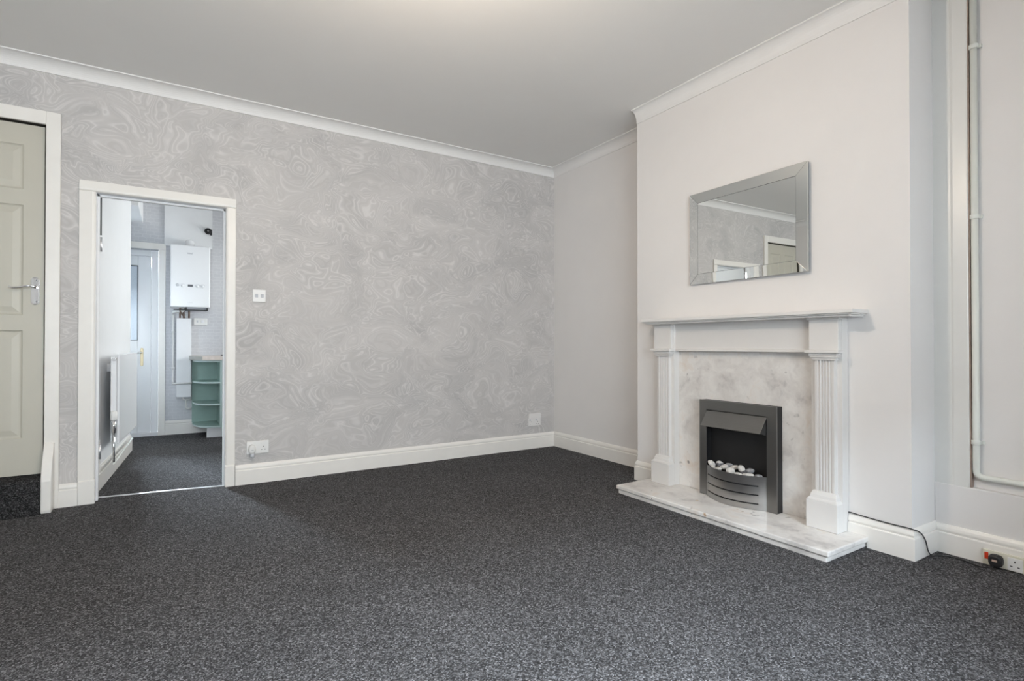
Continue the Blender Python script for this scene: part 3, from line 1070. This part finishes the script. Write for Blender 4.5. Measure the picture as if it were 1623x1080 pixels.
# ------------------------------------------------------------------ right alcove: socket on skirting, plug, cable, pipe
xs_ = 3.128
rs = thing('skirting_socket', (xs_ - .01, .853, .004), 'ivory double socket with a lit red switch on the right skirting board', 'socket')
box('back_box', xs_ - .012, xs_, .782, .924, .003, .072, 'ivory', rs, bevel=.003)
box('red_switch', xs_ - .0165, xs_ - .011, .902, .915, .030, .060, 'neon', rs, bevel=.001)
box('socket_face', xs_ - .015, xs_ - .011, .786, .836, .006, .062, 'plastic', rs, bevel=.001)
for dy, dz, w_, h_ in ((0, .012, .004, .008), (-.012, -.009, .008, .004), (.012, -.009, .008, .004)):
    box('pin_hole', xs_ - .0156, xs_ - .014, .811 + dy - w_ / 2, .811 + dy + w_ / 2, .034 + dz - h_ / 2, .034 + dz + h_ / 2, 'dark_hole', rs)
pg = thing('black_plug', (xs_ - .03, .872, .008), 'black three-pin mains plug in the ivory skirting socket', 'plug')
mb = MB()
def plug_ring(x, s):
    pts = []
    for k in range(24):
        a = 2 * math.pi * k / 24
        ca, sa = math.cos(a), math.sin(a)
        q = 3.0
        rr = (abs(ca) ** q + abs(sa) ** q) ** (-1 / q)
        pts.append((x, .872 + .025 * s * rr * ca, .036 + .027 * s * rr * sa))
    return pts
mb.loft([plug_ring(xs_ - .013, .92), plug_ring(xs_ - .018, 1.0), plug_ring(xs_ - .034, 1.0), plug_ring(xs_ - .042, .9), plug_ring(xs_ - .046, .7)])
mb.build('plug_body', 'black', pg, bevel=.002)
box('fuse_label', xs_ - .0468, xs_ - .0455, .863, .881, .034, .043, 'beige_label', pg, bevel=.0005)
cz = spline([(2.891, 1.3855, .150), (2.889, 1.380, .153), (2.889, 1.330, .150), (2.889, 1.260, .147), (2.888, 1.190, .146), (2.886, 1.130, .147),
             (2.884, 1.100, .146), (2.905, 1.094, .138), (2.940, 1.091, .118), (2.975, 1.089, .080), (2.998, 1.088, .030), (3.020, 1.082, .006),
             (3.050, 1.068, .0045), (3.080, 1.030, .0045), (3.080, .985, .0045), (3.062, .935, .0045), (3.056, .902, .006), (3.078, .880, .012), (3.100, .874, .018)], 8)
tag(MB().tube(cz, .0029, 8).build('power_cable', 'black'), 'thin black cable running over the skirting to the plug', 'cable')

px_ = 3.162
pp = thing('heating_pipe', (px_, .9565, .37), 'white painted pipe running down the right alcove with saddle clips', 'pipe')
path = fillet([(px_, .9565, ZC - .002), (px_, .9565, .385), (px_, YF + .01, .372)], .030, 6)
MB().tube(path, .0140, 14).build('pipe_run', 'pipe', pp)
for zc_ in (2.40, 1.60, .545):
    c = MB()
    c.tube([(px_, .9565, zc_ - .010), (px_, .9565, zc_ + .010)], .0185, 16)
    c.box(px_ + .008, 3.1829, .930, .9715, zc_ - .008, zc_ + .008)
    c.build('pipe_clip', 'pipe', pp, bevel=.001)

# ------------------------------------------------------------------ pendant lamp (above the frame)
LP = (0.72, 1.64)
pl = thing('pendant_lamp', (LP[0], LP[1], 2.20), 'bare bulb pendant hanging from the centre of the ceiling', 'lamp')
MB().lathe((LP[0], LP[1], ZC), (0, 0, -1), [(0, 0), (.045, 0), (.042, .015), (.012, .03), (0, .03)], 24).build('ceiling_rose', 'plastic', pl)
MB().tube([(LP[0], LP[1], ZC - .028), (LP[0], LP[1], 2.36)], .003, 8).build('flex', 'plastic', pl)
MB().lathe((LP[0], LP[1], 2.365), (0, 0, -1), [(0, 0), (.016, .002), (.019, .03), (.019, .06), (0, .06)], 18).build('lamp_holder', 'plastic', pl)
MB().lathe((LP[0], LP[1], 2.308), (0, 0, -1), [(.012, 0), (.014, .02), (.028, .055), (.031, .075), (.024, .098), (.010, .108), (0, .110)], 20).build('bulb', 'bulb', pl)
ld = bpy.data.lights.new('bulb_light', 'POINT')
ld.energy = 49
ld.color = (1.0, 0.83, 0.66)
ld.shadow_soft_size = 0.03
lo = bpy.data.objects.new('bulb_light', ld)
C.objects.link(lo)
lo.parent = pl
lo.location = (0, 0, .05)

# ------------------------------------------------------------------ kitchen: back door
kd = struct(thing('door_2', (-.585, YK + .04, 0), 'grey-white kitchen back door with glazed panel and brass lever', 'door'))
box('threshold', DX0, DX1, YK - .01, YK + .12, 0, .035, 'upvc', kd)
fx1 = DX1 - .004
mb = MB()
mb.box(fx1 - .062, fx1, YK + .02, YK + .10, .03, 2.04)
mb.box(DX0 + .004, DX0 + .066, YK + .02, YK + .10, .03, 2.04)
mb.box(DX0 + .066, fx1 - .062, YK + .02, YK + .10, 1.978, 2.04)
mb.build('door_frame', 'upvc', kd, bevel=.006)
gx0, gx1, gz0, gz1 = DX0 + .18, -.362, 1.05, 1.865
mb = MB()
mb.box(DX0 + .068, gx0, YK + .035, YK + .09, .037, 1.976)
mb.box(gx1, fx1 - .064, YK + .035, YK + .09, .037, 1.976)
mb.box(gx0, gx1, YK + .035, YK + .09, .037, gz0)
mb.box(gx0, gx1, YK + .035, YK + .09, gz1, 1.976)
mb.build('leaf', 'upvc', kd, bevel=.004)
box('pane', gx0, gx1, YK + .055, YK + .07, gz0, gz1, 'door_glass', kd)
mb = MB()
for a in ((gx1 - .006, gx1 + .004, gz0, gz1), (gx0 - .004, gx0 + .006, gz0, gz1), (gx0, gx1, gz1 - .006, gz1 + .004), (gx0, gx1, gz0 - .004, gz0 + .006)):
    mb.box(a[0], a[1], YK + .031, YK + .04, a[2], a[3])
mb.build('glazing_gasket', 'grey_screen', kd)
hp = MB().prism_y(oval(-.322, .868, .014, .100), YK + .025, YK + .035).build('handle_plate', 'brass', kd, bevel=.002)
MB().tube(fillet([(-.322, YK + .03, .915), (-.322, YK - .02, .915), (-.42, YK - .02, .912)], .012), .008, 10).build('lever', 'chrome', hp)
ka = struct(thing('trim_11', (-.14, YK, 0), 'white architrave around the kitchen back door', 'door frame'))
box('right_architrave', DX1, -.106, YK - .018, YK, 0, 2.052, 'gloss', ka, bevel=.004)
box('head_architrave', DX0 - .06, -.106, YK - .018, YK, 2.052, 2.122, 'gloss', ka, bevel=.004)

# ------------------------------------------------------------------ kitchen: boiler and its fittings
bo_ = thing('boiler', (.122, 6.88, 1.405), 'white wall-hung combi boiler with small dark display', 'boiler')
bx0, bx1, bz0, bz1, by = -.062, .308, 1.408, 2.076, 6.725
box('case', bx0, bx1, by, YK - .025, bz0, bz1, 'boiler', bo_, bevel=.012, seg=3)
box('display', .098, .146, by - .002, by + .001, 1.628, 1.652, 'grey_screen', bo_)
MB().lathe((.005, by + .001, 1.643), (0, -1, 0), [(0, 0), (.016, 0), (.016, .004), (.012, .006), (0, .006)], 20).build('pressure_gauge', 'pale_print', bo_)
for kx in (.052, .190, .238):
    kn = MB().lathe((kx, by + .001, 1.636), (0, -1, 0), [(0, 0), (.015, 0), (.014, .010), (0, .011)], 20).build('control_knob', 'boiler', bo_)
    arc = MB()
    arc.tube([(kx + .021 * math.cos(a), by - .0005, 1.638 + .021 * math.sin(a)) for a in [math.pi * (.1 + .85 * q / 10) for q in range(11)]], .0016, 6)
    arc.build('dial_mark', 'pale_print', kn)
text_mesh('brand_lettering', 'ideal', .028, 'grey_print', bo_, (.118, by - .001, 1.990), (math.radians(90), 0, 0))
text_mesh('model_lettering', 'LOGIC', .016, 'pale_print', bo_, (.122, by - .001, 1.458), (math.radians(90), 0, 0))
fl_ = MB()
fl_.lathe((.118, 6.86, bz1 - .004), (0, 0, 1), [(.052, 0), (.052, .02), (.046, .022), (.046, .05), (.042, .07), (.025, .085), (0, .09)], 24)
fl_.tube([(.118, 6.86, bz1 + .045), (.118, YK - .022, bz1 + .045)], .040, 18)
fl_.build('flue_elbow', 'boiler', bo_)
box('underside_tray', bx0 + .14, bx1 - .03, by + .03, YK - .06, bz0 - .028, bz0 + .002, 'grey_print', bo_)
mb = MB()
mb.box(bx0 + .03, bx1 - .02, by + .012, by + .026, bz0 - .036, bz0 - .026)
mb.box(bx0 + .14, bx0 + .152, by + .012, by + .026, bz0 - .036, bz0 + .002)
mb.box(bx1 - .032, bx1 - .02, by + .012, by + .026, bz0 - .036, bz0 + .002)
mb.build('lower_rail', 'black', bo_)
bpz = MB()
for xx, yy in ((.03, 6.94), (.065, 6.98), (.115, 6.95)):
    bpz.tube([(xx, yy, bz0 + .002), (xx, yy, 1.298)], .0105, 10)
bpz.tube([(.030, 6.90, bz0 + .002), (.030, 6.90, 1.37), (.075, 6.955, 1.302)], .0085, 10)
bpz.build('copper_tails', 'copper', bo_)

tag(box('upper_board', -.120, .343, YK - .022, YK, 2.105, ZC - .002, 'mdf', bevel=.002), 'large white board fixed to the wall above the boiler', 'board')
fo_ = thing('flue_terminal', (.300, YK - .06, 2.29), 'black round flue end on the white board above the boiler', 'flue')
MB().lathe((.300, YK - .022, 2.308), (0, -1, 0), [(0, 0), (.036, 0), (.036, .012), (.028, .016), (.028, .045), (.022, .05), (.022, .03), (0, .03)], 24).build('collar', 'black', fo_)
box('bracket', .320, .341, YK - .030, YK - .022, 2.262, 2.330, 'black', fo_)
MB().lathe((.300, YK - .05, 2.308), (0, -1, 0), [(0, 0), (.012, 0), (.010, .008), (0, .009)], 14).build('screw_head', 'alu', fo_)

tag(box('pipe_boxing', -.004, .138, 6.965, YK, .418, 1.296, 'mdf', bevel=.003), 'tall white boxing over the pipes below the boiler', 'boxing')
sp = thing('fused_spur', (.228, YK, 1.228), 'white double switch unit with a glowing button below the boiler', 'switch')
box('plate', .164, .296, YK - .032, YK, 1.228, 1.304, 'plastic', sp, bevel=.004)
box('fuse_holder', .192, .206, YK - .035, YK - .031, 1.255, 1.280, 'pale_print', sp, bevel=.001)
box('rocker', .236, .262, YK - .037, YK - .031, 1.252, 1.284, 'boiler', sp, bevel=.002)
wp = thing('waste_pipe', (-.034, 7.03, .57), 'white waste pipe running down beside the pipe boxing', 'pipe')
mb2 = MB().tube(fillet([(.062, 6.90, 1.402), (.062, 6.90, 1.372), (-.034, 6.98, 1.366), (-.034, 7.035, 1.345), (-.034, 7.035, .578), (-.034, 6.945, .572), (.146, 6.945, .575)], .022), .0105, 12)
mb2.build('pipe_run', 'plastic', wp)
for zc_ in (1.15, .74):
    MB().tube([(-.034, 7.035, zc_ - .012), (-.034, 7.035, zc_ + .012)], .015, 12).build('pipe_clip', 'plastic', wp)
lp = MB()
lp.tube(fillet([(.060, 7.02, .42), (.060, 7.02, .385), (.142, 7.02, .388)], .018), .009, 10)
lp.tube(fillet([(.090, 7.02, .386), (.090, 7.02, .285), (.142, 7.02, .285)], .018), .008, 10)
tag(lp.build('supply_pipes', 'plastic'), 'thin white branching pipes below the pipe boxing', 'pipe')

# ------------------------------------------------------------------ kitchen: open shelf unit, worktop, neighbouring cabinet
su = thing('corner_shelf_unit', (.30, 6.80, 0), 'green open-shelved rounded end unit under the kitchen worktop', 'shelf unit')
ux0, ux1 = .148, .418
yfU, ybU = 6.565, YK - .002
box('back_panel', ux0, ux1 - .018, ybU - .016, ybU, .125, .832, 'green', su)
sp_ = MB()
sp_.box(ux1 - .018, ux1, yfU + .004, ybU, .108, .834)
sp_.build('side_panel', 'green', su)
box('side_edge', ux1 - .019, ux1 + .0, yfU - .006, yfU + .004, .108, .834, 'pale_green', su)
def shelf(z, top=False):
    pts = [(ux1 - .018, ybU - .016), (ux0 + .004, ybU - .016)]
    n = 10
    cxr, cyr = ux1 - .018, ybU - .05
    rx, ry = cxr - ux0 - .004, cyr - yfU
    for k in range(n + 1):
        a = math.pi / 2 * k / n
        q = .78
        pts.append((cxr - rx * (math.cos(a) ** q), cyr - ry * (math.sin(a) ** q)))
    inner = MB().prism_z(pts, z - .016, z)
    # materials: green board, pale lipping on the curved edge
    for i in range(len(inner.mi) - 2):
        if i >= 2:
            inner.mi[i] = 1
    return inner.build('shelf', ['green', 'pale_green'], su)
for z in (.126, .365, .600, .832):
    shelf(z)
box('plinth', .278, .46, 6.612, 6.628, 0.001, .106, 'mdf', su)
bc = thing('base_cabinet', (.72, 6.80, 0), 'pale green kitchen base cabinet right of the open shelf unit', 'cabinet')
box('carcass', ux1 + .001, 1.02, 6.565, YK - .002, .108, .834, 'mdf', bc)
box('cabinet_door', ux1 + .003, 1.018, 6.545, 6.564, .112, .828, 'pale_green', bc, bevel=.002)
box('kickboard', .461, 1.02, 6.612, 6.628, .001, .106, 'mdf', bc)
wt = MB().prism_z([(.118, YK - .002), (.118, 6.86), (.232, 6.545), (XK - .001, 6.530), (XK - .001, YK - .002)], .8345, .878)
wt.mi[1] = 1
tag(wt.build('worktop', ['worktop', 'worktop_edge'], bevel=.004), 'pale kitchen worktop with a clipped corner over the green units', 'worktop')
hb_ = thing('hob', (.70, 6.78, .878), 'black hob edge on the kitchen worktop', 'hob')
box('glass_top', .430, 1.0, 6.58, 7.0, .8785, .888, 'black', hb_, bevel=.003)
for hx, hy in ((.56, 6.68), (.56, 6.89), (.85, 6.68), (.85, 6.89)):
    MB().lathe((hx, hy, .888), (0, 0, 1), [(.075, 0), (.075, .0006), (.07, .0006), (.07, 0)], 24).build('ring_mark', 'grey_print', hb_)

# ------------------------------------------------------------------ kitchen: radiator on the left wall
ang = math.atan2(d_.y, d_.x) - math.pi / 2
def kp(s_, out, z):
    """point on kitchen left wall: distance along the wall from its near end, distance out, height"""
    q = A + d_ * s_ + nk * out
    return (q.x, q.y, z)
def kbox(mb, s0, s1, o0, o1, z0, z1):
    vs = [kp(s0, o0, z0), kp(s1, o0, z0), kp(s1, o1, z0), kp(s0, o1, z0), kp(s0, o0, z1), kp(s1, o0, z1), kp(s1, o1, z1), kp(s0, o1, z1)]
    return mb.add(vs, [(0, 3, 2, 1), (4, 5, 6, 7), (0, 1, 5, 4), (1, 2, 6, 5), (2, 3, 7, 6), (3, 0, 4, 7)])
ra = thing('radiator', kp(.8, .06, .27), 'white double-panel radiator on the kitchen left wall', 'radiator')
kbox(MB(), .330, 1.28, .096, .112, .295, .935).build('front_panel', 'boiler', ra, bevel=.006)
kbox(MB(), .345, 1.265, .060, .070, .31, .905).build('rear_panel', 'boiler', ra, bevel=.004)
kbox(MB(), .331, .345, .060, .095, .500, .915).build('side_panel', 'boiler', ra, bevel=.004)
kbox(MB(), 1.265, 1.279, .060, .095, .31, .915).build('side_panel', 'boiler', ra, bevel=.004)
fin = MB()
for k in range(24):
    kbox(fin, .37 + k * .0375, .374 + k * .0375, .070, .096, .33, .90)
fin.build('convector_fins', 'boiler', ra, kind='stuff')
MB().tube([kp(.345, .083, .335), kp(1.265, .083, .335)], .010, 10).build('header_tube', 'boiler', ra)
MB().tube([kp(.285, .083, .900), kp(.335, .083, .900)], .012, 12).build('bleed_plug', 'chrome', ra)
va = MB()
va.tube([kp(.312, .083, .40), kp(.350, .083, .40)], .009, 10)
va.tube([kp(.312, .083, .375), kp(.312, .083, .470)], .014, 12)
va.tube([kp(.312, .083, .375), kp(.312, .083, .169)], .0075, 10)
vb = va.build('valve', 'chrome', ra)
MB().lathe(kp(.312, .083, .465), (0, 0, 1), [(0, 0), (.016, 0), (.021, .008), (.022, .030), (.019, .060), (.010, .066), (0, .067)], 18).build('thermostat_head', 'plastic', vb)
kbox(MB(), .60, .63, 0, .061, .80, .86).build('bracket', 'boiler', ra)
kbox(MB(), 1.07, 1.10, 0, .061, .80, .86).build('bracket', 'boiler', ra)
# painted board behind valve and pipe lying on the skirting
box_ = MB()
box_.tube([kp(.312, .083, .160), kp(1.50, .055, .158)], .0075, 10)
tag(box_.build('radiator_feed_pipe', 'pipe'), 'thin white pipe along the skirting under the radiator', 'pipe')
pbd = kbox(MB(), .03, .27, 0, .012, .15, .335)
tag(pbd.build('skirting_board_patch', 'gloss'), 'white board patch on the kitchen wall left of the radiator', 'board')

for o in bpy.data.objects:
    if '_w' in o:
        del o['_w']
